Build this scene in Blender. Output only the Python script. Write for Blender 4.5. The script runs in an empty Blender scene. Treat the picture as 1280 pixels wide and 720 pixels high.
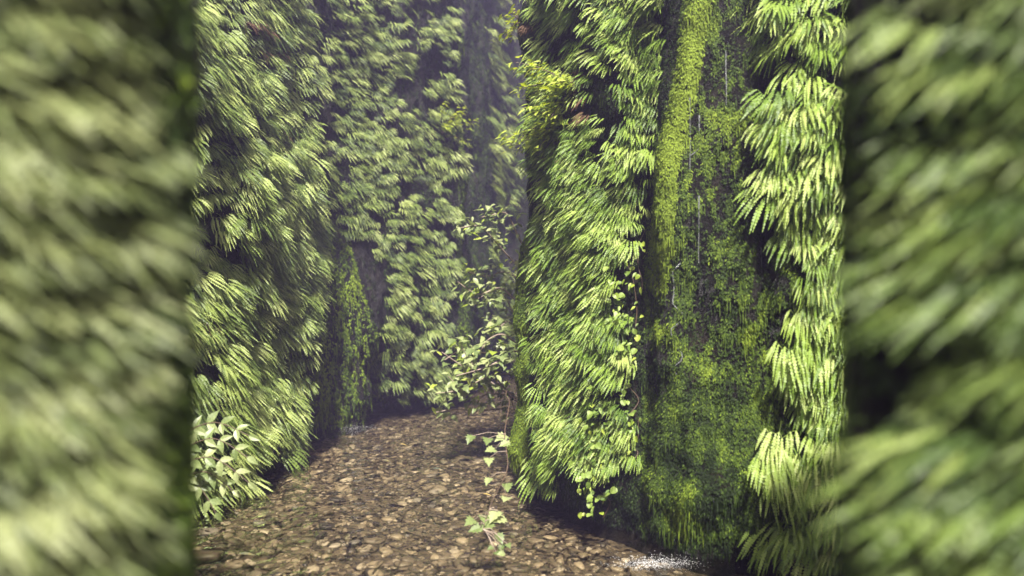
import bpy, math, random
import numpy as np
from mathutils import Vector, Matrix, noise

random.seed(7); rng = np.random.default_rng(7)
SC = bpy.context.scene
COL = SC.collection
R = math.radians

# ------------------------------------------------------------------ camera, sky, sun, exposure
EYE = 1.6; FX = 900.0; HOR = 370.0           # eye height (m); focal length and horizon in 1280x720 pixels
cam_d = bpy.data.cameras.new('camera'); cam = bpy.data.objects.new('camera', cam_d); COL.objects.link(cam)
cam.location = (0, 0, EYE); cam.rotation_euler = (R(90), 0, 0)
cam_d.sensor_width = 36; cam_d.lens = 36*FX/1280; cam_d.shift_y = 10/1280
cam_d.clip_start = .05; cam_d.clip_end = 500
cam_d.dof.use_dof = True; cam_d.dof.focus_distance = 5.7; cam_d.dof.aperture_fstop = .92
SC.camera = cam
SUN_EL, SUN_AZ = 54, 176                     # the sun stands high behind the camera
w = bpy.data.worlds.new('World'); SC.world = w; w.use_nodes = True
nt = w.node_tree; bg = nt.nodes['Background']
sky = nt.nodes.new('ShaderNodeTexSky'); sky.sky_type = 'NISHITA'; sky.sun_disc = False
sky.sun_elevation = R(SUN_EL); sky.sun_rotation = R(SUN_AZ); sky.air_density = 1.0; sky.dust_density = 8.0; sky.ozone_density = .4
nt.links.new(sky.outputs[0], bg.inputs[0]); bg.inputs[1].default_value = .05
sd = bpy.data.lights.new('sun', 'SUN'); sun = bpy.data.objects.new('sun', sd); COL.objects.link(sun)
sd.energy = 3.8; sd.angle = R(3); sd.color = (1, .95, .86)
a, e = R(SUN_AZ), R(SUN_EL)
sdir = Vector((math.sin(a)*math.cos(e), math.cos(a)*math.cos(e), math.sin(e)))
sun.rotation_euler = (-sdir).to_track_quat('-Z', 'Y').to_euler(); sun.location = (0, -5, 20)
SC.view_settings.view_transform = 'Standard'; SC.view_settings.look = 'None'
SC.view_settings.exposure = 2.08; SC.view_settings.gamma = 1
SC.render.engine = 'CYCLES'
cy = SC.cycles
cy.use_denoising = True
cy.max_bounces = 8; cy.diffuse_bounces = 3; cy.glossy_bounces = 3; cy.transmission_bounces = 4
cy.transparent_max_bounces = 8; cy.volume_bounces = 1; cy.caustics_reflective = False; cy.caustics_refractive = False

def pix(p):
    """where a world point falls in the 1280x720 photograph (used to choose what to build in detail)"""
    return 640+FX*p[0]/max(p[1], .05), HOR-FX*(p[2]-EYE)/max(p[1], .05)
def at(px, py, Y):
    return Vector(((px-640)/FX*Y, Y, EYE-(py-HOR)/FX*Y))

# ------------------------------------------------------------------ materials
def mat(name):
    m = bpy.data.materials.new(name); m.use_nodes = True
    n = m.node_tree.nodes; b = n['Principled BSDF']
    return m, m.node_tree, n, b, m.node_tree.links
def ramp(nt, stops):
    r = nt.nodes.new('ShaderNodeValToRGB'); el = r.color_ramp.elements
    while len(el) < len(stops): el.new(.5)
    for k, (p, c) in enumerate(stops): el[k].position = p; el[k].color = (*c, 1)
    return r

def leaf_mat(name, stops, rough=.5, trans=.26, attr=False, spec=.32, nscale=9.):
    m, nt, n, b, L = mat(name)
    rp = ramp(nt, stops)
    if attr:
        s = n.new('ShaderNodeAttribute'); s.attribute_name = 'tint'; src = s.outputs['Fac']
    else:
        s = n.new('ShaderNodeObjectInfo'); src = s.outputs['Random']
    tc = n.new('ShaderNodeTexCoord'); no = n.new('ShaderNodeTexNoise'); no.inputs['Scale'].default_value = nscale
    no.inputs['Detail'].default_value = 3
    L.new(tc.outputs['Object'], no.inputs['Vector'])
    mr = n.new('ShaderNodeMapRange'); mr.inputs[1].default_value = .3; mr.inputs[2].default_value = .7
    mr.inputs[3].default_value = -.22; mr.inputs[4].default_value = .22
    L.new(no.outputs['Fac'], mr.inputs[0])
    ad = n.new('ShaderNodeMath'); ad.operation = 'ADD'; ad.use_clamp = True
    L.new(src, ad.inputs[0]); L.new(mr.outputs[0], ad.inputs[1]); L.new(ad.outputs[0], rp.inputs[0])
    L.new(rp.outputs[0], b.inputs['Base Color'])
    b.inputs['Roughness'].default_value = rough; b.inputs['Specular IOR Level'].default_value = spec
    tr = n.new('ShaderNodeBsdfTranslucent')
    hs = n.new('ShaderNodeHueSaturation'); hs.inputs['Hue'].default_value = .485; hs.inputs['Saturation'].default_value = 1.1
    hs.inputs['Value'].default_value = 1.5
    L.new(rp.outputs[0], hs.inputs['Color']); L.new(hs.outputs[0], tr.inputs['Color'])
    mx = n.new('ShaderNodeMixShader'); mx.inputs[0].default_value = trans
    L.new(b.outputs[0], mx.inputs[1]); L.new(tr.outputs[0], mx.inputs[2])
    L.new(mx.outputs[0], n['Material Output'].inputs[0])
    return m

FERN_A = [(0, (.05, .08, .018)), (.35, (.115, .165, .032)), (.7, (.19, .245, .06)), (1, (.265, .315, .10))]
FERN_B = [(0, (.05, .095, .010)), (.35, (.115, .19, .020)), (.7, (.185, .265, .042)), (1, (.26, .325, .09))]
FERN_C = [(0, (.072, .096, .034)), (.4, (.108, .138, .045)), (.75, (.14, .168, .06)), (1, (.17, .195, .08))]
FERN_D = [(0, (.040, .070, .016)), (.4, (.078, .122, .025)), (.75, (.12, .17, .038)), (1, (.16, .21, .058))]
M = {}
M['fern_c'] = leaf_mat('fern_muted', FERN_C); M['fern_d'] = leaf_mat('fern_mid', FERN_D)
M['fern_c_s'] = leaf_mat('fern_muted_cover', FERN_C, attr=True); M['fern_d_s'] = leaf_mat('fern_mid_cover', FERN_D, attr=True)
M['fern_a'] = leaf_mat('fern_pale', FERN_A)
M['fern_b'] = leaf_mat('fern_bright', FERN_B)
M['fern_a_s'] = leaf_mat('fern_pale_cover', FERN_A, attr=True)
M['fern_b_s'] = leaf_mat('fern_bright_cover', FERN_B, attr=True)
M['dead'] = leaf_mat('fern_dead', [(0, (.04, .024, .016)), (.5, (.085, .05, .03)), (1, (.13, .085, .055))], trans=.1, rough=.8, spec=.1)
M['moss'] = leaf_mat('moss', [(0, (.008, .015, .004)), (.3, (.022, .040, .007)), (.65, (.062, .10, .012)), (1, (.155, .215, .022))], attr=True, rough=.7, spec=.15, trans=.2, nscale=2.)
M['leaf'] = leaf_mat('broad_leaf', [(0, (.09, .13, .04)), (.5, (.175, .22, .08)), (1, (.27, .305, .14))], rough=.4, trans=.3)
M['leaf_y'] = leaf_mat('yellow_leaf', [(0, (.14, .20, .02)), (.5, (.25, .32, .04)), (1, (.34, .40, .08))], rough=.45, trans=.35)
M['leaf_g'] = leaf_mat('green_leaf', [(0, (.06, .11, .015)), (.5, (.12, .18, .03)), (1, (.20, .27, .06))], rough=.45, trans=.3)
M['fallen'] = leaf_mat('fallen_leaf', [(0, (.06, .08, .06)), (.5, (.22, .17, .05)), (1, (.32, .24, .08))], rough=.6, trans=.1)

def rock_mat():
    m, nt, n, b, L = mat('wet_rock')
    tc = n.new('ShaderNodeTexCoord')
    mp = n.new('ShaderNodeMapping'); mp.inputs['Scale'].default_value = (1, 1, .4)
    L.new(tc.outputs['Object'], mp.inputs[0])
    n1 = n.new('ShaderNodeTexNoise'); n1.inputs['Scale'].default_value = 5; n1.inputs['Detail'].default_value = 10; n1.inputs['Roughness'].default_value = .65
    L.new(mp.outputs[0], n1.inputs['Vector'])
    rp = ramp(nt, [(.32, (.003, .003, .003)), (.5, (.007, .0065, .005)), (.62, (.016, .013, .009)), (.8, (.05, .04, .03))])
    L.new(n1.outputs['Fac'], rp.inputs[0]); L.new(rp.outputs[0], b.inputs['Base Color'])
    n2 = n.new('ShaderNodeTexNoise'); n2.inputs['Scale'].default_value = 48; n2.inputs['Detail'].default_value = 8; n2.inputs['Roughness'].default_value = .7
    L.new(tc.outputs['Object'], n2.inputs['Vector'])
    bp = n.new('ShaderNodeBump'); bp.inputs['Strength'].default_value = 1.; bp.inputs['Distance'].default_value = .05
    L.new(n2.outputs['Fac'], bp.inputs['Height']); L.new(bp.outputs[0], b.inputs['Normal'])
    rr = n.new('ShaderNodeMapRange'); rr.inputs[3].default_value = .1; rr.inputs[4].default_value = .6
    L.new(n1.outputs['Fac'], rr.inputs[0]); L.new(rr.outputs[0], b.inputs['Roughness'])
    b.inputs['Specular IOR Level'].default_value = .25
    return m
M['rock'] = rock_mat()

def stone_mat():
    m, nt, n, b, L = mat('creek_stone')
    s = n.new('ShaderNodeObjectInfo'); at_ = n.new('ShaderNodeAttribute'); at_.attribute_name = 'tint'
    ad = n.new('ShaderNodeMath'); ad.operation = 'ADD'
    L.new(s.outputs['Random'], ad.inputs[0]); L.new(at_.outputs['Fac'], ad.inputs[1])
    fr = n.new('ShaderNodeMath'); fr.operation = 'FRACT'; L.new(ad.outputs[0], fr.inputs[0])
    rp = ramp(nt, [(0, (.045, .042, .044)), (.13, (.09, .072, .055)), (.32, (.12, .10, .076)), (.52, (.20, .168, .125)), (.72, (.31, .262, .195)), (.86, (.12, .098, .072)), (.95, (.44, .39, .315)), (1, (.11, .105, .105))])
    L.new(fr.outputs[0], rp.inputs[0])
    tc = n.new('ShaderNodeTexCoord'); no = n.new('ShaderNodeTexNoise'); no.inputs['Scale'].default_value = 30; no.inputs['Detail'].default_value = 8
    L.new(tc.outputs['Object'], no.inputs['Vector'])
    mr = n.new('ShaderNodeMapRange'); mr.inputs[1].default_value = .25; mr.inputs[2].default_value = .75; mr.inputs[3].default_value = .55; mr.inputs[4].default_value = 1.35
    L.new(no.outputs['Fac'], mr.inputs[0])
    vm = n.new('ShaderNodeVectorMath'); vm.operation = 'SCALE'
    L.new(rp.outputs[0], vm.inputs[0]); L.new(mr.outputs[0], vm.inputs['Scale']); L.new(vm.outputs[0], b.inputs['Base Color'])
    b.inputs['Roughness'].default_value = .5
    return m
M['stone'] = stone_mat()

def bed_mat():
    m, nt, n, b, L = mat('creek_bed_gravel')
    tc = n.new('ShaderNodeTexCoord'); v = n.new('ShaderNodeTexVoronoi'); v.inputs['Scale'].default_value = 22
    L.new(tc.outputs['Object'], v.inputs['Vector'])
    sp = n.new('ShaderNodeSeparateColor'); L.new(v.outputs['Color'], sp.inputs[0])
    rp = ramp(nt, [(0, (.03, .025, .02)), (.5, (.075, .06, .042)), (1, (.13, .105, .075))])
    L.new(sp.outputs[0], rp.inputs[0]); L.new(rp.outputs[0], b.inputs['Base Color'])
    bp = n.new('ShaderNodeBump'); bp.inputs['Strength'].default_value = .6; bp.inputs['Distance'].default_value = .02; bp.invert = True
    L.new(v.outputs['Distance'], bp.inputs['Height']); L.new(bp.outputs[0], b.inputs['Normal'])
    b.inputs['Roughness'].default_value = .8
    return m
M['bed'] = bed_mat()

def water_mat():
    m, nt, n, b, L = mat('clear_creek_water')
    n.remove(b)
    tc = n.new('ShaderNodeTexCoord'); mp = n.new('ShaderNodeMapping'); mp.inputs['Scale'].default_value = (1, .55, 1)
    L.new(tc.outputs['Object'], mp.inputs[0])
    n1 = n.new('ShaderNodeTexNoise'); n1.inputs['Scale'].default_value = 8; n1.inputs['Detail'].default_value = 2.5; n1.inputs['Distortion'].default_value = .8
    L.new(mp.outputs[0], n1.inputs['Vector'])
    bp = n.new('ShaderNodeBump'); bp.inputs['Strength'].default_value = 1.; bp.inputs['Distance'].default_value = .06
    L.new(n1.outputs['Fac'], bp.inputs['Height'])
    fr = n.new('ShaderNodeFresnel'); fr.inputs['IOR'].default_value = 1.42; L.new(bp.outputs[0], fr.inputs['Normal'])
    tp = n.new('ShaderNodeBsdfTransparent'); tp.inputs[0].default_value = (.80, .76, .66, 1)
    gl = n.new('ShaderNodeBsdfGlossy'); gl.inputs['Roughness'].default_value = .02; gl.inputs['Color'].default_value = (1, 1, 1, 1)
    L.new(bp.outputs[0], gl.inputs['Normal'])
    mx = n.new('ShaderNodeMixShader'); L.new(fr.outputs[0], mx.inputs[0]); L.new(tp.outputs[0], mx.inputs[1]); L.new(gl.outputs[0], mx.inputs[2])
    L.new(mx.outputs[0], n['Material Output'].inputs[0])
    return m
M['water'] = water_mat()

def plain(name, c, rough=.7, c2=None, scale=14):
    m, nt, n, b, L = mat(name)
    tc = n.new('ShaderNodeTexCoord'); no = n.new('ShaderNodeTexNoise'); no.inputs['Scale'].default_value = scale; no.inputs['Detail'].default_value = 6
    L.new(tc.outputs['Object'], no.inputs['Vector'])
    rp = ramp(nt, [(.3, c), (.7, c2 or tuple(x*1.6 for x in c))]); L.new(no.outputs['Fac'], rp.inputs[0])
    L.new(rp.outputs[0], b.inputs['Base Color']); b.inputs['Roughness'].default_value = rough
    return m
M['bark'] = plain('pale_bark', (.16, .12, .09), .7, (.30, .24, .19))
M['stem'] = plain('dark_stem', (.05, .03, .02), .6, (.10, .065, .04))
M['foam'] = plain('white_foam', (.7, .72, .74), .25, (.9, .9, .9))

# ------------------------------------------------------------------ mesh helpers
def mesh_np(name, V, F, material, tint=None, smooth=False):
    V = np.asarray(V, dtype=np.float32); F = np.asarray(F, dtype=np.int32)
    k = F.shape[1]
    me = bpy.data.meshes.new(name)
    me.vertices.add(len(V)); me.vertices.foreach_set('co', V.ravel())
    me.loops.add(F.size); me.loops.foreach_set('vertex_index', F.ravel())
    me.polygons.add(len(F)); me.polygons.foreach_set('loop_start', np.arange(0, F.size, k, dtype=np.int32))
    me.polygons.foreach_set('loop_total', np.full(len(F), k, dtype=np.int32))
    me.polygons.foreach_set('use_smooth', np.full(len(F), smooth, dtype=bool))
    me.update(calc_edges=True)
    if tint is not None:
        at_ = me.attributes.new('tint', 'FLOAT', 'POINT'); at_.data.foreach_set('value', np.asarray(tint, dtype=np.float32))
    me.materials.append(material)
    return me
def link(name, me, parent=None, **props):
    o = bpy.data.objects.new(name, me); COL.objects.link(o)
    if parent is not None: o.parent = parent
    for k, v in props.items(): o[k] = v
    return o
def thing(name, label, cat, loc, group=None):
    o = bpy.data.objects.new(name, None); COL.objects.link(o); o.location = loc; o.empty_display_size = .1
    o['label'] = label; o['category'] = cat
    if group: o['group'] = group
    return o
def tube(pts, r0, r1, sides=6):
    """tapered tube along points -> verts, quads"""
    pts = [Vector(p) for p in pts]; V = []; F = []
    n = len(pts)
    for i, p in enumerate(pts):
        t = (pts[min(i+1, n-1)]-pts[max(i-1, 0)]).normalized()
        u = t.orthogonal().normalized(); v = t.cross(u)
        r = r0+(r1-r0)*i/(n-1)
        for k in range(sides):
            an = 2*math.pi*k/sides
            V.append(p+u*(r*math.cos(an))+v*(r*math.sin(an)))
    for i in range(n-1):
        for k in range(sides):
            k2 = (k+1) % sides
            F.append((i*sides+k, i*sides+k2, (i+1)*sides+k2, (i+1)*sides+k))
    return [tuple(x) for x in V], F
def spline(pts, per=6):
    pts = [Vector(p) for p in pts]; P = [pts[0]]+pts+[pts[-1]]; out = []
    for i in range(1, len(P)-2):
        for k in range(per):
            t = k/per; a, b, c, d = P[i-1], P[i], P[i+1], P[i+2]
            out.append(.5*((2*b)+(c-a)*t+(2*a-5*b+4*c-d)*t*t+(3*b-a-3*c+d)*t**3))
    out.append(pts[-1]); return out
def nz(x, y, z): return noise.noise(Vector((x, y, z)))
def fbm(x, y, z, o=4):
    s = 0; a = 1; f = 1
    for _ in range(o): s += a*noise.noise(Vector((x*f, y*f, z*f))); a *= .5; f *= 2.1
    return s

# ------------------------------------------------------------------ canyon walls
class Wall:
    """a displaced rock face standing on a plan line; creek on the right hand of the direction of travel"""
    def __init__(self, name, nodes, height, du=.08, dz=.08, lean=.05, amp=1., bulge=None, cap=4., undercut=.25, smooth=2, z0=-.3):
        P = [Vector(n) for n in nodes]; pts = []
        for a, b in zip(P[:-1], P[1:]):
            k = max(1, int((b-a).length/du))
            pts += [a.lerp(b, i/k) for i in range(k)]
        pts.append(P[-1]); pts = np.array([tuple(p) for p in pts])
        for _ in range(smooth):
            q = pts.copy(); q[1:-1] = (pts[:-2]+2*pts[1:-1]+pts[2:])/4; pts = q
        T = np.gradient(pts, axis=0); 
        for _ in range(6):
            q = T.copy(); q[1:-1] = (T[:-2]+2*T[1:-1]+T[2:])/4; T = q
        T /= np.linalg.norm(T, axis=1)[:, None]
        N = np.stack([T[:, 1], -T[:, 0]], 1)
        rows = np.arange(z0, height+dz, dz); nu, nr = len(pts), len(rows)
        G = np.zeros((nr, nu, 3))
        for j, z in enumerate(rows):
            for i in range(nu):
                x, y = pts[i]
                d = amp*(.17*fbm(x*1.1, y*1.1, z*.8+7, 3)+.07*fbm(x*3.5+9, y*3.5, z*2.2, 4)+.035*fbm(x*11, y*11+5, z*8, 2)) - lean*max(z, 0)
                if z < .4: d -= undercut*(1-max(z, 0)/.4)**1.3
                if bulge: d += bulge(x, y, z)
                G[j, i] = (x+N[i, 0]*d, y+N[i, 1]*d, z)
        self.G = G; self.nu, self.nr = nu, nr
        # normals of the face
        du_ = np.gradient(G, axis=1); dz_ = np.gradient(G, axis=0)
        nn = np.cross(du_, dz_); nn /= np.linalg.norm(nn, axis=2)[..., None]+1e-9
        if (nn[..., :2]*N[None]).sum() < 0: nn = -nn
        self.N = nn; self.flatN = N
        V = G.reshape(-1, 3); capV = []
        base = len(V)
        for k, (back, drop) in enumerate(((.6, .15), (cap, .5))):
            capV += [(G[-1, i, 0]-N[i, 0]*back, G[-1, i, 1]-N[i, 1]*back, G[-1, i, 2]+drop*.6) for i in range(nu)]
        V = np.concatenate([V, np.array(capV)])
        F = []
        for j in range(nr+1):
            for i in range(nu-1):
                F.append((j*nu+i, j*nu+i+1, (j+1)*nu+i+1, (j+1)*nu+i))
        self.o = link(name, mesh_np(name, V, F, M['rock'], smooth=True), kind='structure')
    def cands(self, ymin, ymax, m=60):
        X = 640+FX*self.G[..., 0]/np.maximum(self.G[..., 1], .05); Y = HOR-FX*(self.G[..., 2]-EYE)/np.maximum(self.G[..., 1], .05)
        ok = (self.G[..., 1] > ymin) & (self.G[..., 1] < ymax) & (X > -m) & (X < 1280+m) & (Y > -m) & (Y < 720+m) & (self.G[..., 2] > 0)
        jj, ii = np.nonzero(ok); ar = np.ones(len(jj)); return list(zip(jj.tolist(), ii.tolist()))
    def rnd(self, c):
        j, i = random.choice(c)
        return self.pick(min(max(j+random.uniform(-.5, .5), 0), self.nr-1.01), min(max(i+random.uniform(-.5, .5), 0), self.nu-1.01))
    def pick(self, jf, i_f):
        j, i = int(jf), int(i_f); j = min(j, self.nr-2); i = min(i, self.nu-2)
        a, b = jf-j, i_f-i
        def bl(A): return (A[j, i]*(1-a)*(1-b)+A[j+1, i]*a*(1-b)+A[j, i+1]*(1-a)*b+A[j+1, i+1]*a*b)
        n = bl(self.N)
        return bl(self.G), n/np.linalg.norm(n)

def sstep(a, b, x):
    t = min(1, max(0, (x-a)/(b-a))); return t*t*(3-2*t)
def left_bulge(x, y, z):
    px = 640+FX*x/y; d = 0
    # moss apron below the seep
    if 7.9 < y < 9.9:
        c = 430; s = math.exp(-((px-c)/34)**2)
        d += .34*s*sstep(2.7, .9, z)+.07*s*math.sin(px*.55)*sstep(2.7, 1.2, z)
        d -= .45*math.exp(-((px-484)/12)**2)*sstep(1.6, .5, z)     # dark slot beside it
    # foot of the second buttress is undercut
    if y > 9.2 and z < .75: d -= .4*(1-max(z, 0)/.75)
    if 5. < y < 7.6: d += .07*math.sin(z*2.1+y*1.3)
    return d
left = Wall('canyon_wall_left', [(-3.3, 2.7), (-2.62, 3.6), (-2.48, 5.0), (-2.36, 6.0), (-2.22, 7.0), (-2.1, 7.9), (-2.32, 8.3), (-2.1, 9.0), (-1.55, 9.7), (-1.0, 10.2), (-.6, 10.6), (-.66, 11.4), (-.5, 12.4), (-.28, 13.6), (0., 14.6), (.9, 15.4), (4., 16)], 9.6, lean=.045, bulge=left_bulge)

def col_x(py): return float(np.interp(py, [0, 100, 200, 300, 720], [874, 858, 834, 826, 822]))
def right_bulge(x, y, z):
    if y > 6.2 and x > .05: return 0
    px, py = pix((x, y, z)); d = 0
    d += .13*math.exp(-((px-col_x(py))/17)**2)*sstep(380, 240, py)       # bright moss rib
    if 780 < px < 980:
        d += .07*fbm(px*.022, py*.007, 4, 3)*sstep(100, 300, py)
        d += .12*sstep(430, 640, py)*math.exp(-((px-880)/80)**2)          # moss skirt swells at the foot
    d -= .14*math.exp(-((px-790)/22)**2)*sstep(700, 500, py)              # shaded gully left of the rib
    d -= .16*math.exp(-((px-960)/16)**2)*sstep(640, 420, py)
    return d
right = Wall('canyon_wall_right', [(3.6, 12), (1.4, 9.0), (.55, 7.2), (.06, 6.1), (.02, 5.95), (.40, 5.1), (.62, 4.75), (.98, 4.42), (1.45, 4.3), (1.95, 4.2), (2.9, 4.0), (3.6, 3.6)], 6.2, du=.05, dz=.05, lean=.03, amp=.75, bulge=right_bulge, undercut=.16, smooth=2)
out_l = Wall('rock_outcrop_left', [(-2.9, .3), (-1.9, .55), (-1.0, .86), (-.50, 1.04), (-.50, 1.08), (-1.0, 1.95), (-2.4, 2.6)], 3.0, du=.05, dz=.05, lean=.0, amp=.22, cap=.8, undercut=.02)
out_r = Wall('rock_outcrop_right', [(2.4, 2.7), (.98, 2.0), (.49, 1.08), (.49, 1.04), (1.0, .86), (1.9, .55), (2.9, .3)], 3.0, du=.05, dz=.05, lean=.0, amp=.22, cap=.8, undercut=.02)

# ------------------------------------------------------------------ creek bed, water
def sheet(name, x0, x1, y0, y1, z, m, n=2, amp=0):
    xs = np.linspace(x0, x1, n); ys = np.linspace(y0, y1, n)
    V = [(x, y, z+(amp*fbm(x*.9, y*.9, 0, 3) if abs(x) < 20 and abs(y) < 30 else 0)) for y in ys for x in xs]
    F = [(j*n+i, j*n+i+1, (j+1)*n+i+1, (j+1)*n+i) for j in range(n-1) for i in range(n-1)]
    return link(name, mesh_np(name, V, F, m, smooth=True), kind='structure')
sheet('ground', -200, 200, -200, 200, -.16, M['bed'])
sheet('creek_bed', -7, 7, -3, 18, -.1, M['bed'], 160, .03)
sheet('creek_water', -7, 7, -3, 18, 0, M['water'])

# ------------------------------------------------------------------ ferns: a frond is a fan of toothed fingers
def make_frond(seed, pairs=11, L=.22, W=.0112, nf=9, spread=.75, fine=True):
    r = random.Random(seed); V = []; F = []
    hub = Vector((.09, 0, .025))
    if fine:
        v, f = tube([(0, 0, 0), (.04, 0, .018), tuple(hub)], .0016, .0012, 3); V += v; F += f
    rach = []
    for k in range(nf):
        u = (k/(nf-1)-.5)*2; u += r.uniform(-.06, .06)
        ang = u*spread; Lk = L*(1-.38*abs(u)**1.5)*r.uniform(.82, 1.12)
        p = hub+Vector((-.03*u*u+r.uniform(-.02, .02), u*.075, r.uniform(-.012, .012))); dirv = ang; seg = Lk/(pairs+1); rach.append(tuple(p))
        dr = r.uniform(.15, .8); tw = r.uniform(-.45, .45); cv = -ang*.5+r.uniform(-.2, .2); z0 = r.uniform(-.1, .28)
        for q in range(pairs+1):
            t = q/pairs; a = dirv+cv*t
            slope = z0-dr*t*.75
            d = Vector((math.cos(a)*math.cos(slope), math.sin(a)*math.cos(slope), math.sin(slope)))
            s = Vector((-math.sin(a), math.cos(a), 0)); s = (s+Vector((0, 0, tw*.8))).normalized()
            nn = d.cross(s)
            p2 = p+d*seg
            wd = W*(.55+.45*min(1, t*4))*(1-.78*max(0, t-.45)/.55)*r.uniform(.9, 1.1)
            for sg in (-1, 1):
                o = s*(sg*wd)+d*(wd*.55)+nn*(wd*r.uniform(-.45, .2))
                b = len(V)
                V += [tuple(p-d*seg*.02), tuple(p2+d*seg*.02), tuple(p2+o*.9-d*seg*.25), tuple(p+o+d*seg*.22)]
                F.append((b, b+1, b+2, b+3) if sg < 0 else (b+3, b+2, b+1, b))
            p = p2
    if fine:
        b = len(V); v, f = tube(rach, .0013, .0013, 3); V += v; F += [tuple(i+b for i in q) for q in f]
    return np.array(V, dtype=np.float32), np.array(F, dtype=np.int32)
FR = [make_frond(100+i, 11, nf=random.choice([8, 9, 10, 11, 12]), spread=random.uniform(.3, .6)) for i in range(14)]
FR_LO = [make_frond(300+i, 7, W=.0115, nf=8, spread=random.uniform(.32, .62), fine=False) for i in range(10)]
FRM = {k: [mesh_np('frond', V, F, M[k]) for V, F in FR] for k in ('fern_a', 'fern_b', 'fern_c', 'fern_d', 'dead')}

UP = Vector((0, 0, 1))
def frond_matrix(p, n, down, side, twist, scale, tilt=None):
    """frond at p growing out along the wall normal n and arching down"""
    n = Vector(n); h = Vector((n.x, n.y, 0)).normalized(); s = UP.cross(h)
    d = (h*1.0 - UP*down + s*side).normalized()
    zc = (UP*1.0+h*.55); zc = (zc-d*zc.dot(d)).normalized()
    yc = zc.cross(d)
    rot = Matrix((d, yc, zc)).transposed().to_4x4()
    return Matrix.Translation(p) @ rot @ Matrix.Rotation(twist, 4, 'X') @ Matrix.Scale(scale, 4)

def inframe(px, py, m=60): return -m < px < 1280+m and -m < py < 720+m
ferns = []      # (size in the picture, position, normal, scale, area)
def scatter(wall, count, area, dens, smin, smax, mind, zlo=.2, zhi=9, per=.0):
    got = []; tries = 0; s0, s1 = smin, smax
    cell = {}; cd = wall.cands(.6, 16, 90)
    while len(got) < count and tries < count*120:
        tries += 1
        p, n = wall.rnd(cd)
        if not zlo < p[2] < zhi or p[1] < .6: continue
        px, py = pix(p)
        if not inframe(px, py, 90): continue
        if n[0]*p[0]+n[1]*p[1]+n[2]*(p[2]-EYE) > .12*math.sqrt(p[0]**2+p[1]**2): continue     # faces away
        dn = dens(px, py, p, n)
        if random.random() > dn: continue
        c = (int(p[0]/mind), int(p[1]/mind), int(p[2]/mind)); bad = False
        for a_ in (-1, 0, 1):
            for b_ in (-1, 0, 1):
                for c_ in (-1, 0, 1):
                    for q in cell.get((c[0]+a_, c[1]+b_, c[2]+c_), ()):
                        if (q[0]-p[0])**2+(q[1]-p[1])**2+(q[2]-p[2])**2 < mind*mind: bad = True
        if bad: continue
        cell.setdefault(c, []).append(p); got.append(p)
        s = random.uniform(smin, smax)
        if area == 'R' and px > 930: s *= 1.4
        ferns.append((s*FX/p[1]*(1 if inframe(px, py, 10) else .01), Vector(p), Vector(n), s, area))
    return got
def gap(p, f=2.6, th=-.2, k=5):     # dark gaps between tiers of fern
    v = fbm(p[0]*f, p[1]*f, p[2]*f*1.2+3, 3); return min(1, max(0, (v-th)*k))

def dens_A(px, py, p, n):
    if p[1] > 8.2 or px > float(np.interp(py, [0, 300, 420, 560], [392, 392, 378, 358])): return 0
    d = gap(p)
    if px < 300 or py > 250: d = max(d, .3)
    if py < 200 and px > 270: d *= .38
    if 225 < px < 300 and 400 < py < 470: d *= .3
    if py > 600: d *= .3
    if px < 285 and 480 < py < 660: d *= .4
    return d
def dens_B(px, py, p, n):
    if not (8.0 < p[1] < 10.75) or px < 408 or px > 562: return 0
    if px < 476 and py > 275+(px-405)*.6: return 0
    if px < 500 and py > 400: return .25
    if py > 500: return .2
    if px < 485: return gap(p, 2.8, -.05, 4)
    return gap(p, 2.8, .14, 5)*(.9 if py > 130 else .6)
def dens_D(px, py, p, n):
    if p[1] < 10.7 or px < 606 or px > 645: return 0
    return .3
def dens_R(px, py, p, n):
    if p[1] > 6.05 or p[1] < 3.8: return 0
    if px < 702: return .10 if px > 680 else 0
    cx = col_x(py)
    edge = float(np.interp(py, [0, 200, 330, 500, 640], [cx-42, cx-30, 780, 770, 790]))
    if px < edge:
        d = gap(p, 2.6, -.45, 4)
        if 640 < px < 785 and -30 < py < 205: d *= .05 if px < 755 or py > 60 else .5
        if px > 738 and 320 < py < 650: d *= .16
        if px > 780 and 200 < py < 330: d *= .3
        if py > float(np.interp(px, [640, 720, 800], [505, 545, 600])): d = 0
        return d
    r = float(np.interp(py, [0, 130, 220, 300, 420, 560, 720], [948, 962, 978, 990, 992, 992, 992]))
    if px > r:
        d = .9
        if 985 < px < 1030 and 50 < py < 115: d = .1
        return d
    return .0
scatter(left, 350, 'A', dens_A, .5, 1.1, .12, .25, 6)
scatter(left, 135, 'B', dens_B, .6, 1.0, .17, .3, 9)
scatter(left, 26, 'D', dens_D, 1.0, 1.6, .3, .4, 9)
scatter(right, 210, 'R', lambda px, py, p, n: dens_R(px, py, p, n) if px < 900 else 0, .5, .8, .085, .2, 6)
scatter(right, 150, 'R', lambda px, py, p, n: dens_R(px, py, p, n) if px >= 900 else 0, .45, .8, .085, .06, 6)
def dens_OL(px, py, p, n): return 1 if px < 30 else 0
def dens_OR(px, py, p, n): return 1 if px > 1262 else 0
scatter(out_l, 70, 'OL', dens_OL, .42, .6, .035, .2, 3)
scatter(out_r, 36, 'OR', dens_OR, .5, .72, .05, .2, 3)

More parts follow.
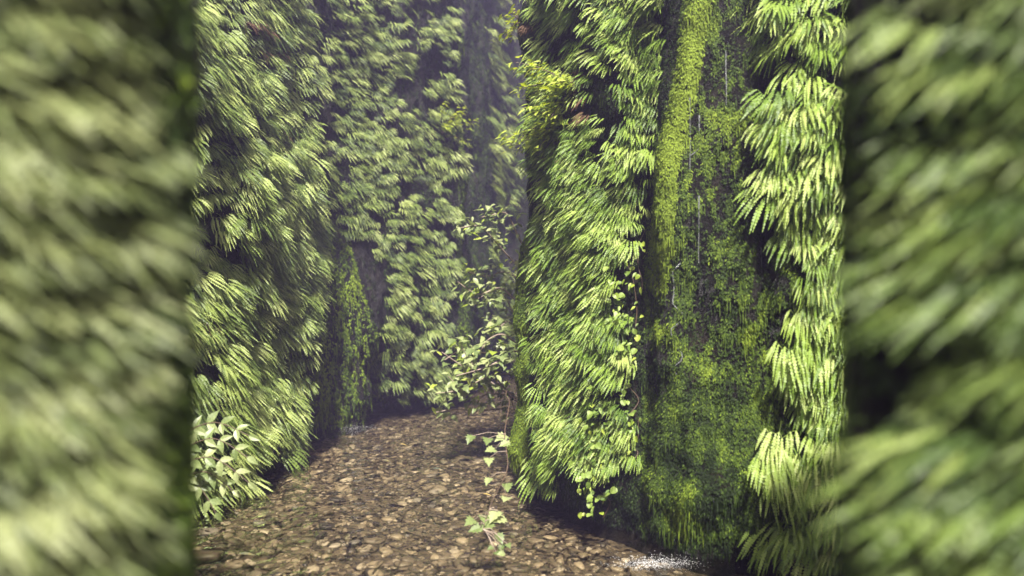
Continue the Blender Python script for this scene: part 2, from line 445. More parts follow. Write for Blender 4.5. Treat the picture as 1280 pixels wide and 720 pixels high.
scatter(out_l, 60, 'OL', lambda px, py, p, n: 1 if 20 < px < 125 else 0, .22, .34, .03, .2, 3)
scatter(out_r, 30, 'OR', lambda px, py, p, n: 1 if 1215 < px < 1270 else 0, .2, .3, .04, .2, 3)
ferns.sort(key=lambda f: -f[0])
def label_of(area, p, s, px, py):
    if area == 'A':
        if p.z < .75: return 'pale maidenhair fern clump drooping just above the creek at the pebbly bend', 'ferns low on the pale-fern wall'
        w_ = 'level with the top of the moss apron' if 2.0 < p.z < 2.9 else 'beside the moss apron' if p.z <= 2.0 else 'high above the moss apron'
        return ('large' if s > .88 else 'small')+' pale fern clump on the slanting-fern wall '+w_, 'ferns on the wall '+w_
    if area == 'B':
        if p.z < 1.4: return 'maidenhair fern clump hanging low on the dark buttress behind the leafy branches', 'ferns low on the dark buttress'
        w_ = 'below the leafy bush' if p.z < 3.2 else 'level with or above the leafy bush'
        return ('large' if s > .82 else 'small')+' fern clump on the dark buttress '+w_, 'ferns on the dark buttress '+w_
    if area == 'D': return 'dim grey-green fern clump in the hazy far end of the canyon', 'ferns at the far end of the canyon'
    if area == 'R':
        if px < 900:
            if p.z < .7: return 'bright fern clump hanging over brown water at the foot of the moss curtain', 'ferns over the brown water'
            w_ = 'above the round-leaved trailing plants' if p.z > 1.9 else 'beside the round-leaved trailing plants'
            return ('large' if s > .66 else 'small')+' bright yellow-green fern clump by the wall corner '+w_, 'corner wall ferns '+w_
        w_ = 'beside the foot of the moss curtain' if p.z < 1.2 else 'beside the middle of the moss curtain' if p.z < 2.2 else 'beside the top of the moss rib'
        return ('large' if s > .9 else 'small')+' bright fern clump with long toothed fingers '+w_, 'ferns '+w_
    if area == 'OL': return ('large' if s > .4 else 'small')+' blurred pale fern clump on the close rock outcrop before the slanting-fern wall', 'ferns on the close outcrop of pale ferns'
    return ('large' if s > .4 else 'small')+' blurred green fern clump on the close rock outcrop before the moss curtain', 'ferns on the close outcrop of bright ferns'
stuff = {'fern_a_s': [], 'fern_b_s': [], 'fern_c_s': [], 'fern_d_s': []}
def fern_fronds(p, n, s, area, k):
    out = []
    sb = {'A': -.2, 'B': .4, 'D': 0, 'R': .15, 'OL': 1.7, 'OR': -1.4}[area]; tb = {'A': .5, 'B': .2, 'R': -.45}.get(area, 0)
    if area == 'R' and pix(p)[0] > 930: sb = -.45; tb = -.1
    hh = Vector((n[0], n[1], 0)).normalized(); tg = UP.cross(hh)
    for q in range(k):
        fl = fbm(p[0]*.9, p[1]*.9, p[2]*.9, 2)
        dn = .95+.4*fl+random.uniform(-.28, .28); side = sb+.5*fbm(p[0]+9, p[1], p[2], 2)+random.uniform(-.25, .25); tw = tb+random.uniform(-.35, .35)
        off = (tg*random.uniform(-.2, .2)+UP*random.uniform(-.2, .2)+hh*random.uniform(0, .07))*s
        if area == 'R' and pix(p)[0] > 930: dn += .45
        if area in ('OL', 'OR'): dn += .2
        out.append(frond_matrix(Vector(p)+off, n, dn, side, tw, s*random.uniform(.8, 1.15)))
    return out
NIND = 300
for idx, (sz, p, n, s, area) in enumerate(ferns):
    key = {'R': 'fern_b', 'OL': 'fern_c', 'OR': 'fern_d'}.get(area, 'fern_a')
    k = random.choice([8, 9, 10, 11]) if area not in ('OL', 'OR') else random.choice([4, 5, 6]); px, py = pix(p)
    mats = fern_fronds(p, n, s, area, k)
    if idx < NIND:
        lab, grp = label_of(area, p, s, px, py)
        t = thing('maidenhair_fern', lab, 'fern', p, grp)
        inv = Matrix.Translation(-p)
        for m_ in mats:
            f = link('frond', random.choice(FRM[key]), t); f.matrix_local = inv @ m_
    else:
        stuff[key+'_s'] += mats
def filler(wall, count, key, dens, smin, smax, area, zhi=9):
    k = 0; tr = 0
    while k < count and tr < count*40:
        tr += 1
        p, n = wall.pick(random.uniform(0, wall.nr-1.01), random.uniform(0, wall.nu-1.01))
        if p[2] < .3 or p[2] > zhi: continue
        px, py = pix(p)
        if random.random() > dens(px, py, p, n): continue
        stuff[key] += fern_fronds(p, n, random.uniform(smin, smax), area, 1); k += 1
filler(left, 450, 'fern_a_s', lambda px, py, p, n: dens_A(px, py, p, n) if px < 400 and py > -150 else 0, .55, .9, 'A', 6)
filler(left, 100, 'fern_a_s', lambda px, py, p, n: dens_B(px, py, p, n) if py > -200 else 0, .6, .95, 'B')
filler(right, 350, 'fern_b_s', lambda px, py, p, n: dens_R(px, py, p, n) if py > -100 else 0, .5, .75, 'R')
filler(right, 150, 'fern_b_s', lambda px, py, p, n: .5 if p[1] > 6.6 and p[1] < 11 else 0, .8, 1.2, 'R')       # the wall's far side
def join(name, parts, mats, material, **props):
    Vs = []; Fs = []; T = []; b = 0
    for m_ in mats:
        V, F = random.choice(parts); m4 = np.array(m_)
        v = V @ m4[:3, :3].T+m4[:3, 3]
        Vs.append(v); Fs.append(F+b); b += len(V); T.append(np.full(len(V), random.random()))
    return link(name, mesh_np(name, np.concatenate(Vs), np.concatenate(Fs), material, np.concatenate(T)), kind='stuff', **props)
join('fern_cover', FR_LO, stuff['fern_a_s'], M['fern_a_s'], label='small pale ferns filling the gaps on the shaded canyon wall', category='ferns')
join('fern_cover', FR_LO, stuff['fern_b_s'], M['fern_b_s'], label='small bright ferns filling the gaps on the wall beside the moss curtain', category='ferns')

def nearest(wall, px, py, ymax):
    best = None
    Gp = wall.G.reshape(-1, 3); ok = (Gp[:, 1] > 1.) & (Gp[:, 1] < ymax)
    X = 640+FX*Gp[:, 0]/np.maximum(Gp[:, 1], .05); Y = HOR-FX*(Gp[:, 2]-EYE)/np.maximum(Gp[:, 1], .05)
    d = (X-px)**2+(Y-py)**2+np.where(ok, 0, 1e9); i = int(np.argmin(d))
    return Vector(Gp[i]), Vector(wall.N.reshape(-1, 3)[i])

# long-fronded sword ferns low on the walls
def make_sword(seed):
    r = random.Random(seed); V = []; F = []; L = .5; n = 26; p = Vector((0, 0, 0)); seg = L/n; axis = [tuple(p)]
    bend = r.uniform(.9, 1.5); yaw = r.uniform(-.3, .3)
    for q in range(n):
        t = q/(n-1); sl = .35-bend*t; d = Vector((math.cos(sl)*math.cos(yaw*t), math.cos(sl)*math.sin(yaw*t), math.sin(sl))); s_ = Vector((-math.sin(yaw*t), math.cos(yaw*t), 0)); nn = d.cross(s_)
        p2 = p+d*seg; axis.append(tuple(p2)); w_ = .055*min(1, .35+t*3)*(1-.85*max(0, t-.35)/.65)*r.uniform(.9, 1.1)
        if q > 2:
            for sg in (-1, 1):
                o = s_*(sg*w_)+d*(w_*.35)-nn*(w_*r.uniform(.1, .4)); b = len(V)
                V += [tuple(p), tuple(p2-d*seg*.4), tuple(p2+o*.6-d*seg*.45), tuple(p+o)]; F.append((b, b+1, b+2, b+3) if sg < 0 else (b+3, b+2, b+1, b))
        p = p2
    b = len(V); v, f = tube(axis, .003, .001, 3); V += v; F += [tuple(i+b for i in q) for q in f]
    return np.array(V, dtype=np.float32), np.array(F, dtype=np.int32)
SW = {k: [mesh_np('frond', *make_sword(i), M[k]) for i in range(6)] for k in ('fern_a', 'fern_b')}
for wl, px, py, sc in ((right, 1010, 110, .8), (right, 1035, 250, .9), (right, 1000, 470, .8), (right, 1030, 520, .9), (right, 1012, 590, .8), (right, 1040, 620, .9), (right, 990, 640, .7), (right, 1025, 690, .8),
                       (left, 335, 520, 1.), (left, 300, 480, 1.), (left, 350, 545, .9), (left, 262, 440, 1.), (left, 238, 330, 1.), (left, 330, 380, .9)):
    p, n = nearest(wl, px, py, 6.05 if wl is right else 7.9); R_ = wl is right
    w_ = ('wet moss curtain' if R_ else 'pebbly creek bend'); p = p+n*.02
    t = thing('sword_fern', 'fern with long single feather-shaped fronds beside the '+w_, 'fern', p, 'long-fronded ferns beside the '+w_)
    for k in range(random.randint(6, 8)):
        m_ = frond_matrix(p, n, random.uniform(.2, 1.1), (-.3 if R_ else -.2)+random.uniform(-.9, .9), random.uniform(-.4, .4)+(-.2 if R_ else .4), sc*random.uniform(.5, .85))
        f = link('frond', random.choice(SW['fern_b' if R_ else 'fern_a']), t); f.matrix_local = Matrix.Translation(-p) @ m_

# dead brown fronds hanging in the gaps
dead_spots = [(right, 672, 28), (right, 730, 85), (right, 738, 135), (right, 705, 205),
              (left, 300, 25), (left, 318, 45), (left, 330, 60), (left, 340, 170), (left, 245, 405)]
for wl, px, py in dead_spots:
    p, n = nearest(wl, px, py, 6.05 if wl is right else 8)
    where = 'on the bright fern wall by the corner' if wl is right else 'on the pale fern wall before the moss apron'
    t = thing('dead_fern', 'withered reddish-brown fern '+where, 'fern', p, 'withered ferns '+where)
    for m_ in fern_fronds(p, n, .6 if wl is right else .9, 'R' if wl is right else 'A', 2):
        f = link('frond', random.choice(FRM['dead']), t); f.matrix_local = Matrix.Translation(-p) @ m_

if stuff['fern_c_s']: join('fern_cover', FR_LO, stuff['fern_c_s'], M['fern_c_s'], label='small muted ferns on the close outcrop before the slanting-fern wall', category='ferns')
if stuff['fern_d_s']: join('fern_cover', FR_LO, stuff['fern_d_s'], M['fern_d_s'], label='small green ferns on the close outcrop before the moss curtain', category='ferns')

# ------------------------------------------------------------------ moss
def moss(name, wall, tries, dens, size, label, ymax=20):
    P = []; Nn = []; S = []; T = []; cd = wall.cands(.6, ymax, 30)
    for _ in range(tries):
        p, n = wall.rnd(cd)
        if p[2] < .02: continue
        px, py = pix(p)
        if not inframe(px, py, 40): continue
        d, t = dens(px, py, p)
        if random.random() < d:
            P.append(p); Nn.append(n); S.append(size*random.uniform(.6, 1.4)); T.append(t)
    P = np.array(P); Nn = np.array(Nn); S = np.array(S); T = np.clip(np.array(T)+rng.normal(0, .13, len(P)), 0, 1)
    Vs = []; Ts = []
    up = np.array([0, 0, 1.])
    side = np.cross(up, Nn); side /= np.linalg.norm(side, axis=1)[:, None]+1e-9
    for k in range(5):
        a = rng.uniform(-.8, .8, len(P))[:, None]; out = rng.uniform(.1, .8, len(P))[:, None]
        d = Nn*out-up*rng.uniform(.4, 1.3, len(P))[:, None]+side*a*.8; d /= np.linalg.norm(d, axis=1)[:, None]
        wv = np.cross(d, Nn+.5*up+rng.normal(0, .4, Nn.shape)); wv /= np.linalg.norm(wv, axis=1)[:, None]+1e-9
        o = P+side*(rng.normal(0, .5, len(P))*S)[:, None]+up*(rng.normal(0, .5, len(P))*S)[:, None]+Nn*(S*.2)[:, None]
        l = (S*rng.uniform(.7, 1.3, len(P)))[:, None]; ww = l*.24; lg = (rng.random(len(P)) < .05)[:, None]; l = np.where(lg, l*4, l); ww = np.where(lg, ww*.8, ww)
        d = np.where(lg, Nn*.12-up, d)
        q = np.stack([o, o+d*l*.5+wv*ww, o+d*l-up*l*.15, o+d*l*.5-wv*ww], 1)
        Vs.append(q.reshape(-1, 3)); Ts.append(np.repeat(np.clip(T+rng.normal(0, .08, len(P)), 0, 1), 4))
    V = np.concatenate(Vs); F = np.arange(len(V)).reshape(-1, 4)
    return link(name, mesh_np(name, V, F, M['moss'], np.concatenate(Ts)), kind='stuff', label=label, category='moss')
def streak(px, py, f=.075, g=.014): return .6*nz(px*f+.6*nz(py*.02, px*.02, 4), py*g, 1.7)+.5*nz(px*.17, py*.05, 9)
def moss_R(px, py, p):
    if p[1] > 6.1: return 0, 0
    cx = col_x(py); d = 0; t = .3
    c = math.exp(-((px-cx)/13)**4)*sstep(400, 250, py)
    if c > .1: return min(1, c*2.), 1.02-.12*abs(px-cx)/13+.15*streak(px, py)
    if 632 < px < 662 and py > 250: return .7*sstep(250, 330, py), .75
    r = float(np.interp(py, [0, 130, 220, 300, 420, 720], [900, 915, 940, 955, 965, 980]))
    if 775 < px < r+38 and px > cx-20:
        low = sstep(400, 560, py); v = streak(px, py); v2 = fbm(px*.03, py*.03, 5, 3)
        d = max(low*(.8+.4*v2), min(1, max(.12, (v+.7*v2+.12)*2.2))*.9)
        t = .40+.45*v+.4*v2+.04*(1-low)+.3*low*nz(px*.42, py*.03, 8)+.25*nz(px*.3, py*.12, 2); d *= .55+.9*sstep(-.35, .25, nz(px*.22, py*.09, 6))
        if py > 670: d *= .35; t -= .3
        if px < 800: d *= .6
        return d, t
    return .22, .12+.3*nz(px*.03, py*.03, 3)
moss('moss', right, 210000, moss_R, .0135, 'hanging green moss curtain and bright moss rib on the wet wall', 6.1)
def moss_L(px, py, p):
    y = p[1]
    if 7.8 < y < 10.2 and 388 < px < 478 and py > 270:
        lim = 424+(py-280)*.3 if py < 450 else 474
        if px > lim+6: return .05, .2
        v = streak(px, py, .16, .02)
        return sstep(270, 320, py)*min(1, .9+1.2*v), .66+.55*v+.15*sstep(440, 400, px)
    if y > 10.3 and 586 < px < 628: return .5+.5*streak(px, py), .32+.2*streak(px, py)
    if 8 < y < 10.9 and 572 < px < 592: return .6, .62
    if y < 8.05 and 392 < px < 412: return .75, .6
    return .22, .15+.3*nz(px*.04, py*.04, 3)
moss('moss', left, 170000, moss_L, .027, 'green moss apron streaked by the seep at the creek edge')

# small leaves dotted over the two close outcrops
def moss_OL(px, py, p): return (.8, .5) if px < 235 else (0, 0)
def moss_OR(px, py, p): return (.25, .2) if px > 1030 else (0, 0)
moss('moss', out_l, 16000, moss_OL, .016, 'olive moss on the close outcrop of pale ferns')
moss('moss', out_r, 12000, moss_OR, .016, 'dark moss on the close outcrop beside the moss curtain')

# ------------------------------------------------------------------ creek stones
def stone_arr(seed, sub=2):
    import bmesh
    r = random.Random(seed); bm = bmesh.new(); bmesh.ops.create_icosphere(bm, subdivisions=sub, radius=.5)
    sx, sy, sz = 1, r.uniform(.55, .85), r.uniform(.22, .38)
    off = r.uniform(0, 50)
    for v in bm.verts:
        c = v.co*1.0; k = 1+.35*noise.noise(c*2.2+Vector((off, 0, 0)))+.1*noise.noise(c*5+Vector((0, off, 0)))
        c *= k; v.co = Vector((c.x*sx, c.y*sy, max(min(c.z, .36), -.36)*sz*1.3))
    bm.verts.ensure_lookup_table(); bm.faces.ensure_lookup_table()
    V = np.array([v.co[:] for v in bm.verts], dtype=np.float32); F = np.array([[v.index for v in f.verts] for f in bm.faces], dtype=np.int32)
    bm.free(); return V, F
ST = [stone_arr(i) for i in range(12)]; ST_LO = [stone_arr(i+40, 1) for i in range(12)]
STM = [mesh_np('creek_stone', V, F, M['stone'], smooth=True) for V, F in ST]
lg = left.G[2]; rg = right.G[2]
def in_creek(x, y):
    # between the feet of the walls
    xl = float(np.interp(y, [2, 3.6, 5, 6, 7, 7.9, 9, 9.7, 10.2, 10.6], [-2.7, -2.6, -2.5, -2.4, -2.3, -2.2, -2.2, -1.7, -1.2, -.9]))
    xr = float(np.interp(y, [3, 4.42, 4.75, 5.1, 5.95, 7.2, 9], [1.2, 1.05, .75, .5, .12, .7, 1.5]))
    return xl < x < xr and .9 < y < 10.9
stones = []
def add_stone(x, y, s, flat=1., z=None, yaw=None):
    bedz = -.1+.03*fbm(x*.9, y*.9, 0, 3)
    zz = bedz+s*.07*flat if z is None else z
    stones.append((s*FX/y if inframe(*pix((x, y, 0)), 5) else 0, x, y, zz, s, random.uniform(0, 6.28) if yaw is None else yaw))
# the few that stand out
for px, py, s in ((252, 683, .30), (283, 650, .17), (300, 660, .12), (232, 700, .2), (463, 700, .13), (335, 672, .13), (240, 640, .2), (262, 652, .16), (230, 665, .22)):
    Y = EYE*FX/(py-HOR); add_stone((px-640)/FX*Y, Y, s, 1.4)
n = 0
while n < 7600:
    x = random.uniform(-2.8, 1.3); y = random.uniform(3.6, 10.9)
    if not in_creek(x, y): continue
    s = min(.15, max(.03, random.lognormvariate(math.log(.052), .45))); add_stone(x, y, s); n += 1
stones.sort(key=lambda q: -q[0])
rest = []
for i, (sz, x, y, z, s, yaw) in enumerate(stones):
    m_ = Matrix.Translation((x, y, z)) @ Matrix.Rotation(yaw, 4, 'Z') @ Matrix.Rotation(random.uniform(-.2, .2), 4, 'X') @ Matrix.Rotation(random.uniform(-.2, .2), 4, 'Y') @ Matrix.Scale(s, 4)
    if i < 300:
        o = link('creek_stone', random.choice(STM), None); o.matrix_world = m_
        if s > .155: lb, gr = 'big rounded stone lying in the shallows under the pale leafy spray', 'big stones under the leafy spray'
        elif x > -.02 and y < 5.95: lb, gr = 'flat brown stone under the water below the moss curtain', 'stones below the moss curtain'
        elif s > .115: lb, gr = 'large flat water-worn stone on the creek bed', 'large stones of the creek bed'
        else: lb, gr = 'fist-sized flat tan or grey stone on the creek bed', 'fist-sized stones of the creek bed'
        o['label'] = lb; o['category'] = 'stone'; o['group'] = gr
    else: rest.append(m_)
join('gravel', ST_LO, rest, M['stone'], label='small tan and grey pebbles covering the creek bed', category='gravel')

# ------------------------------------------------------------------ leafy plants
def leaf_arr(kind, seed=0):
    """outline in the xy plane, stalk end at the origin, tip towards +x; folded along the midrib"""
    r = random.Random(seed)
    if kind == 'oval': half = [(0, 0), (.14, .13), (.36, .23), (.62, .18), (.84, .07), (1, 0)]
    elif kind == 'round': half = [(0, 0), (.04, .26), (.28, .46), (.62, .42), (.86, .22), (1, 0)]
    else: half = [(0, 0), (-.12, .2), (.06, .24), (.02, .5), (.24, .36), (.34, .56), (.44, .3), (.62, .36), (.68, .2), (1, 0)]
    V = []; F = []; n = len(half); fold = .22; bend = r.uniform(.1, .35)
    for x, y in half: V.append((x, 0, -bend*x*x))
    for sg in (1, -1):
        b = len(V)
        for x, y in half: V.append((x, sg*y, fold*y-bend*x*x))
        for i in range(n-1): F.append((i, i+1, b+i+1, b+i) if sg > 0 else (b+i, b+i+1, i+1, i))
    return V, F
LM = {}
for kind in ('oval', 'round', 'lobed'):
    for mk in ('leaf', 'leaf_y', 'leaf_g', 'fallen'):
        LM[kind, mk] = [mesh_np('leaf', *leaf_arr(kind, s), M[mk]) for s in range(4)]
def basis(d, up):
    d = Vector(d).normalized(); up = Vector(up); z = (up-d*up.dot(d))
    if z.length < 1e-3: z = d.orthogonal()
    z.normalize(); y = z.cross(d)
    return Matrix((d, y, z)).transposed().to_4x4()
def put_leaf(parent, base, pos, d, size, kind, mk, up=(0, 0, 1), name='leaf'):
    o = link(name, random.choice(LM[kind, mk]), parent)
    o.matrix_local = Matrix.Translation(Vector(pos)-base) @ basis(d, up) @ Matrix.Scale(size, 4)
    return o
def put_tube(parent, base, pts, r0, r1, name, m, sides=6):
    V, F = tube([Vector(p)-base for p in pts], r0, r1, sides)
    return link(name, mesh_np(name, V, F, m, smooth=True), parent)
def rv(a): return Vector((random.uniform(-a, a), random.uniform(-a, a), random.uniform(-a, a)))

# pinnate spray over the dark pool at the foot of the pale-fern wall
base = Vector((-2.36, 4.75, .35))
t = thing('leafy_shrub', 'pale shrub with pairs of pointed leaflets over the dark pool edge', 'shrub', base)
sprays = [((228, 545), (268, 528), (312, 545)), ((222, 566), (266, 548), (310, 572)), ((224, 580), (266, 572), (312, 604)), ((222, 596), (258, 590), (292, 614)),
          ((222, 604), (246, 604), (270, 642))]
put_tube(t, base, spline([base, base+Vector((.05, .0, .15)), base+Vector((.16, -.02, .2))]), .012, .008, 'stem', M['stem'])
for k, pts in enumerate(sprays):
    Y0 = 4.3+random.uniform(-.1, .1)
    path = spline([base+Vector((.12, 0, .18))]+[at(px, py, Y0-.05*i) for i, (px, py) in enumerate(pts)], 6)
    br = put_tube(t, base, path, .006, .002, 'compound_leaf', M['stem'], 5)
    for q in range(6):
        f = .34+.64*q/5; idx = min(len(path)-2, int(f*(len(path)-1))); d = (path[idx+1]-path[idx]).normalized(); p = path[idx].lerp(path[idx+1], f*(len(path)-1)-idx)
        s = d.cross(Vector((0, -.85, .5))).normalized()
        for sg in ((-1, 1) if q < 5 else (0,)):
            put_leaf(br, base, p, d*.75+s*(sg*.75)+rv(.1), random.uniform(.095, .115)*(1-.05*q), 'oval', 'leaf', Vector((0, -.85, .5))+rv(.2), 'leaflet')

# shrub arching out from behind the wall corner
brs = [((645, 330), (622, 305), (600, 283), (575, 285)), ((650, 300), (634, 268), (618, 268), (600, 272)), ((650, 380), (625, 360), (598, 368), (572, 352)), ((648, 400), (628, 364), (612, 366), (590, 378)),
       ((650, 440), (604, 441), (578, 437), (556, 450)), ((648, 430), (628, 418), (610, 425), (600, 440)), ((650, 505), (610, 475), (585, 462), (552, 440)), ((648, 500), (612, 470), (588, 452), (575, 428)),
       ((650, 470), (612, 470), (580, 486), (545, 492)), ((652, 512), (600, 513), (566, 512), (538, 517)), ((650, 500), (615, 492), (590, 497), (560, 470)), ((650, 420), (636, 402), (624, 408), (612, 400)),
       ((650, 350), (630, 340), (610, 345), (585, 340)), ((650, 455), (630, 450), (605, 460), (570, 470))]
shrubs = []
for bx, by, lab in ((.42, 7.9, 'upper airy shrub of small pale leaves reaching out from behind the wall corner'), (.46, 7.7, 'middle shrub of pale leaves and twigs between the airy shrub and the low one'), (.36, 7.6, 'low shrub with bare pale twigs and small leaves over the creek at the wall corner')):
    base = Vector((bx, by, 0)); t = thing('leafy_shrub', lab, 'shrub', base); shrubs.append((t, base))
    put_tube(t, base, spline([base, base+Vector((-.02, -.05, .5)), base+Vector((-.06, -.05, 1.2)), base+Vector((-.12, -.1, 2.0))]), .026, .012, 'stem', M['bark'])
for k, pts in enumerate(brs):
    t, base = shrubs[0 if pts[0][1] < 360 else 1 if pts[0][1] < 460 else 2]
    Y0 = 7.6+random.uniform(-.5, .3)
    P_ = [at(px, py, Y0-.1*i) for i, (px, py) in enumerate(pts)]
    zroot = min(1.8, max(.1, P_[0].z-.2))
    root = base+Vector((-.06*zroot, -.05, zroot))
    path = spline([root]+P_, 6)
    br = put_tube(t, base, path, .012, .004, 'branch', M['bark'], 5)
    for q in range(52 if k not in (4, 9) else 20):
        f = random.uniform(.34, 1); idx = min(len(path)-2, int(f*(len(path)-1))); p = path[idx]+rv(.11)
        d = Vector((random.uniform(-1, .5), random.uniform(-1, .3), random.uniform(-.5, .15)))
        put_leaf(br, base, p, d, random.uniform(.06, .11), random.choice(['oval', 'oval', 'lobed']), 'leaf_y' if random.random() < .12 else 'leaf', Vector((0, -.35, 1))+rv(.35))

# low sprig of big lobed leaves reaching over the water
base = Vector((.16, 6.85, .1))
t = thing('leafy_sapling', 'low sapling branch with big lobed leaves dangling over the pebbles', 'sapling', base)
main = spline([base, (-.02, 6.5, .7), (-.05, 5.9, .78), (-.02, 5.4, .80), (-.05, 4.9, .66), (-.03, 4.6, .50), (-.12, 4.35, .36), (-.17, 4.2, .24)], 8)
put_tube(t, base, main, .005, .002, 'stem', M['stem'], 5)
for px, py, s, Y in ((632, 545, .15, 4.9), (610, 548, .13, 4.85), (590, 545, .12, 4.9), (618, 562, .13, 4.8), (636, 553, .12, 4.8), (611, 573, .12, 4.75), (612, 598, .10, 4.6), (634, 605, .12, 4.6), (634, 622, .12, 4.5),
                     (622, 640, .15, 4.3), (606, 645, .14, 4.3), (592, 650, .13, 4.3), (630, 648, .14, 4.3), (615, 655, .14, 4.25), (600, 660, .12, 4.25), (622, 668, .11, 4.2), (628, 682, .07, 4.15), (620, 690, .07, 4.15), (634, 680, .07, 4.15), (630, 692, .07, 4.1), (616, 684, .06, 4.15)):
    p = at(px, py, Y); tip = min(main, key=lambda m_: (m_-p).length); 
    put_tube(t, base, [tip, tip.lerp(p, .5)+Vector((0, 0, .02)), p], .003, .002, 'leaf_stalk', M['bark'], 4)
    put_leaf(t, base, p, Vector((random.uniform(-1, .4), random.uniform(-.9, -.2), random.uniform(-.3, .1))), s*.62, 'lobed', 'leaf', Vector((0, -.5, 1))+rv(.25))

# climbing plants with small round leaves beside the moss rib
for (px0, py0, py1, wd, cnt) in ((794, 330, 420, 18, 55), (780, 395, 470, 24, 65), (770, 455, 530, 24, 65), (764, 520, 600, 22, 55), (790, 430, 520, 14, 40), (802, 290, 360, 10, 26), (758, 580, 640, 24, 40), (797, 520, 580, 10, 16)):
    p0, n0 = nearest(right, px0, py1, 6.05)
    t = thing('climbing_plant', 'round-leaved trailing plant in the shaded gully beside the moss rib', 'plant', p0, 'trailing plants in the gully')
    path = []
    for k in range(6):
        q, nn = nearest(right, px0+random.uniform(-6, 6), py1+(py0-py1)*k/5, 6.05); path.append(q+nn*.03)
    path = spline(path, 4); put_tube(t, p0, path, .004, .002, 'stem', M['stem'], 4)
    for k in range(cnt):
        q = random.choice(path); h = Vector((-.75, -.65, 0))
        pos = q+h*random.uniform(.02, .14)+Vector((random.uniform(-1, 1)*wd/220, random.uniform(-.04, .04), random.uniform(-.06, .06)))
        put_leaf(t, p0, pos, Vector((random.uniform(-1, .3), random.uniform(-.8, 0), random.uniform(-.9, 0))), random.uniform(.028, .052), random.choice(['round', 'oval']), 'leaf_y' if random.random() < .2 else 'leaf_g', Vector((-.3, -.7, .7))+rv(.5))

# yellow-green leafy bushes rooted in the walls
def wall_bush(wall, px, py, rad, cnt, size, label, ymax, out=.38):
    p0, n0 = nearest(wall, px, py, ymax); t = thing('leafy_bush', label, 'bush', p0)
    h = Vector((n0.x, n0.y, 0)).normalized(); s = UP.cross(h)
    for b in range(9):
        tip = p0+h*random.uniform(.4, 1.1)*out+s*random.uniform(-1, 1)*rad+UP*random.uniform(-.9, .9)*rad
        path = spline([p0, p0.lerp(tip, .5)+UP*.05, tip], 5)
        br = put_tube(t, p0, path, .005, .002, 'branch', M['stem'], 4)
        for k in range(cnt//9):
            q = path[random.randint(3, len(path)-1)]+rv(.05)
            put_leaf(br, p0, q, h*.6+s*random.uniform(-1, 1)+UP*random.uniform(-.6, .2), size*random.uniform(.7, 1.25), 'oval', 'leaf_y', UP+h*.7+rv(.35))
wall_bush(right, 722, 112, .27, 290, .07, 'yellow-green broad-leaved bush among brown stems near the wall corner', 6.05)
wall_bush(right, 705, 165, .22, 280, .062, 'lower yellow-green bush just above the bright ferns', 6.05)
wall_bush(right, 648, 30, .12, 60, .06, 'bright bush at the top of the wall corner', 6.05, .12)
wall_bush(left, 552, 170, .38, 150, .10, 'pale green leafy bush on the dark fern buttress', 10.8, .4)

# leaves and a stick lying on the creek
for px, py, s, c in ((297, 696, .11, 'yellow'), (500, 557, .09, 'grey'), (541, 588, .10, 'dull green'), (478, 577, .09, 'dark'), (604, 620, .08, 'pale')):
    Y = EYE*FX/(py-HOR); p = Vector(((px-640)/FX*Y, Y, .004))
    o = link('fallen_leaf', random.choice(LM['oval', 'fallen']), None, label=c+' fallen leaf floating flat on the clear creek', category='leaf')
    o.matrix_world = Matrix.Translation(p+Vector((0, 0, .012))) @ Matrix.Rotation(random.uniform(-.5, .5), 4, 'Z') @ Matrix.Scale(s, 4)
V, F = tube(spline([at(357, 568, 7.3)+Vector((0, 0, .03)), at(372, 576, 7.0), at(388, 587, 6.65)-Vector((0, 0, .02))], 4), .012, .006, 6)
link('stick', mesh_np('stick', V, F, M['stem'], smooth=True), None, label='dark bent stick poking out from the fern foot into the creek', category='stick')

# splashes where the seeps meet the creek
def splash(cx, cy, rx, ry, cnt, label):
    parts = ST_LO; mats = []
    for _ in range(cnt):
        x = random.gauss(cx, rx); y = random.gauss(cy, ry)
        mats.append(Matrix.Translation((x, y, random.uniform(.0, .02)+abs(random.gauss(0, .02)))) @ Matrix.Rotation(random.uniform(0, 6), 4, 'Z') @ Matrix.Diagonal((1, 1, .5, 1)) @ Matrix.Scale(random.uniform(.002, .007), 4))
    join('splash_foam', parts, mats, M['foam'], label=label, category='foam')
splash(.86, 4.24, .12, .04, 1300, 'white splash at the foot of the moss curtain')
splash(-1.85, 8.55, .12, .12, 500, 'small white splash at the foot of the moss apron')

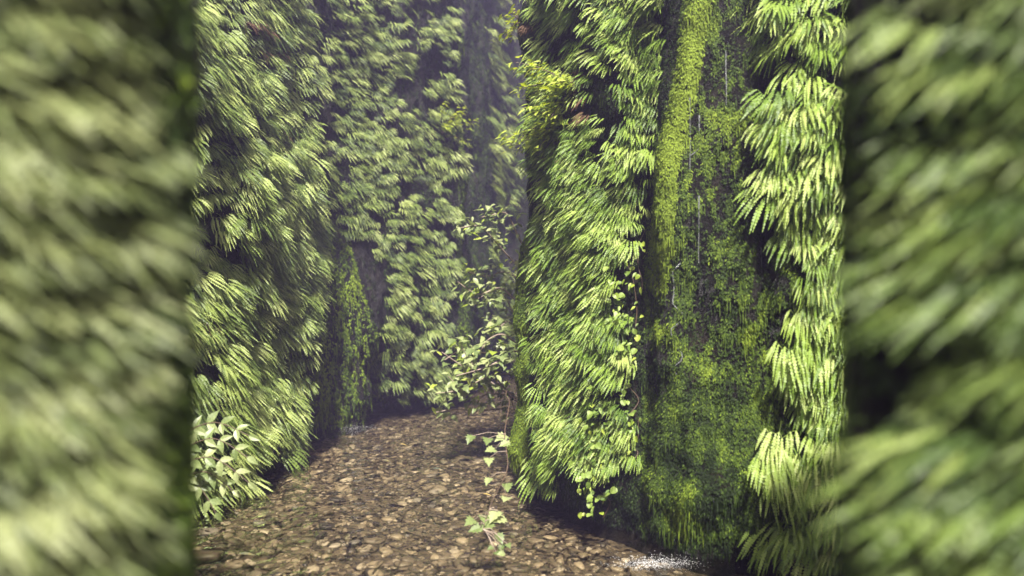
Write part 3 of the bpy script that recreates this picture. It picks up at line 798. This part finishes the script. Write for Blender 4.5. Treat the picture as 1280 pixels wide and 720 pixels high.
# thin shining trickles down the wet rock
m, nt, n_, b_, L_ = mat('running_water'); b_.inputs['Base Color'].default_value = (.55, .58, .6, 1); b_.inputs['Roughness'].default_value = .12; b_.inputs['Transmission Weight'].default_value = .55
no_ = n_.new('ShaderNodeTexNoise'); no_.inputs['Scale'].default_value = 60; bp_ = n_.new('ShaderNodeBump'); bp_.inputs['Strength'].default_value = 1.; bp_.inputs['Distance'].default_value = .02
L_.new(no_.outputs['Fac'], bp_.inputs['Height']); L_.new(bp_.outputs[0], b_.inputs['Normal']); M['run'] = m
def trickle(wall, px, py0, py1, r, ymax, label):
    pts = []; k = max(4, int(abs(py1-py0)/9))
    for i in range(k+1):
        q, nn = nearest(wall, px+4*nz(i*.35, px, 0), py0+(py1-py0)*i/k, ymax); pts.append(q+nn*.006)
    V, F = tube(spline(pts, 2), r, r*.5, 5)
    for i in range(len(V)):
        w_ = 1+.6*nz(i*.37, px, 2); V[i] = tuple(Vector(V[i]))
    return link('water_trickle', mesh_np('water_trickle', V, F, M['run'], smooth=True), None, label=label, category='trickle', group='trickles of seep water')
for px, py0, py1, lab in ((862, 120, 215, 'white glinting trickle on bare rock beside the bright moss rib'), (868, 140, 200, 'short glinting trickle just off the bright moss rib'), (846, 330, 470, 'long thin trickle down the middle of the moss curtain'),
                          (870, 250, 330, 'thin trickle between hanging moss cushions'), (950, 305, 345, 'small glint of seep water under the toothed ferns'), (905, 60, 130, 'trickle high on the dark rock beside the moss rib')):
    trickle(right, px, py0, py1, .006, 6.05, lab)

# ------------------------------------------------------------------ misty canyon air
hz = [(x, y, z) for z in (-1.2, 11) for y in (-4, 18.5) for x in (-9, 9)]
me = bpy.data.meshes.new('haze'); me.from_pydata(hz, [], [(0, 2, 3, 1), (4, 5, 7, 6), (0, 1, 5, 4), (2, 6, 7, 3), (0, 4, 6, 2), (1, 3, 7, 5)])
m = bpy.data.materials.new('haze'); m.use_nodes = True; n_ = m.node_tree.nodes; n_.clear()
vo = n_.new('ShaderNodeVolumePrincipled'); vo.inputs['Color'].default_value = (.58, .52, .97, 1); vo.inputs['Density'].default_value = .0065; vo.inputs['Anisotropy'].default_value = .2
mo = n_.new('ShaderNodeOutputMaterial'); m.node_tree.links.new(vo.outputs[0], mo.inputs['Volume'])
me.materials.append(m)
link('haze', me, kind='stuff', label='thin bluish mist filling the canyon', category='haze')
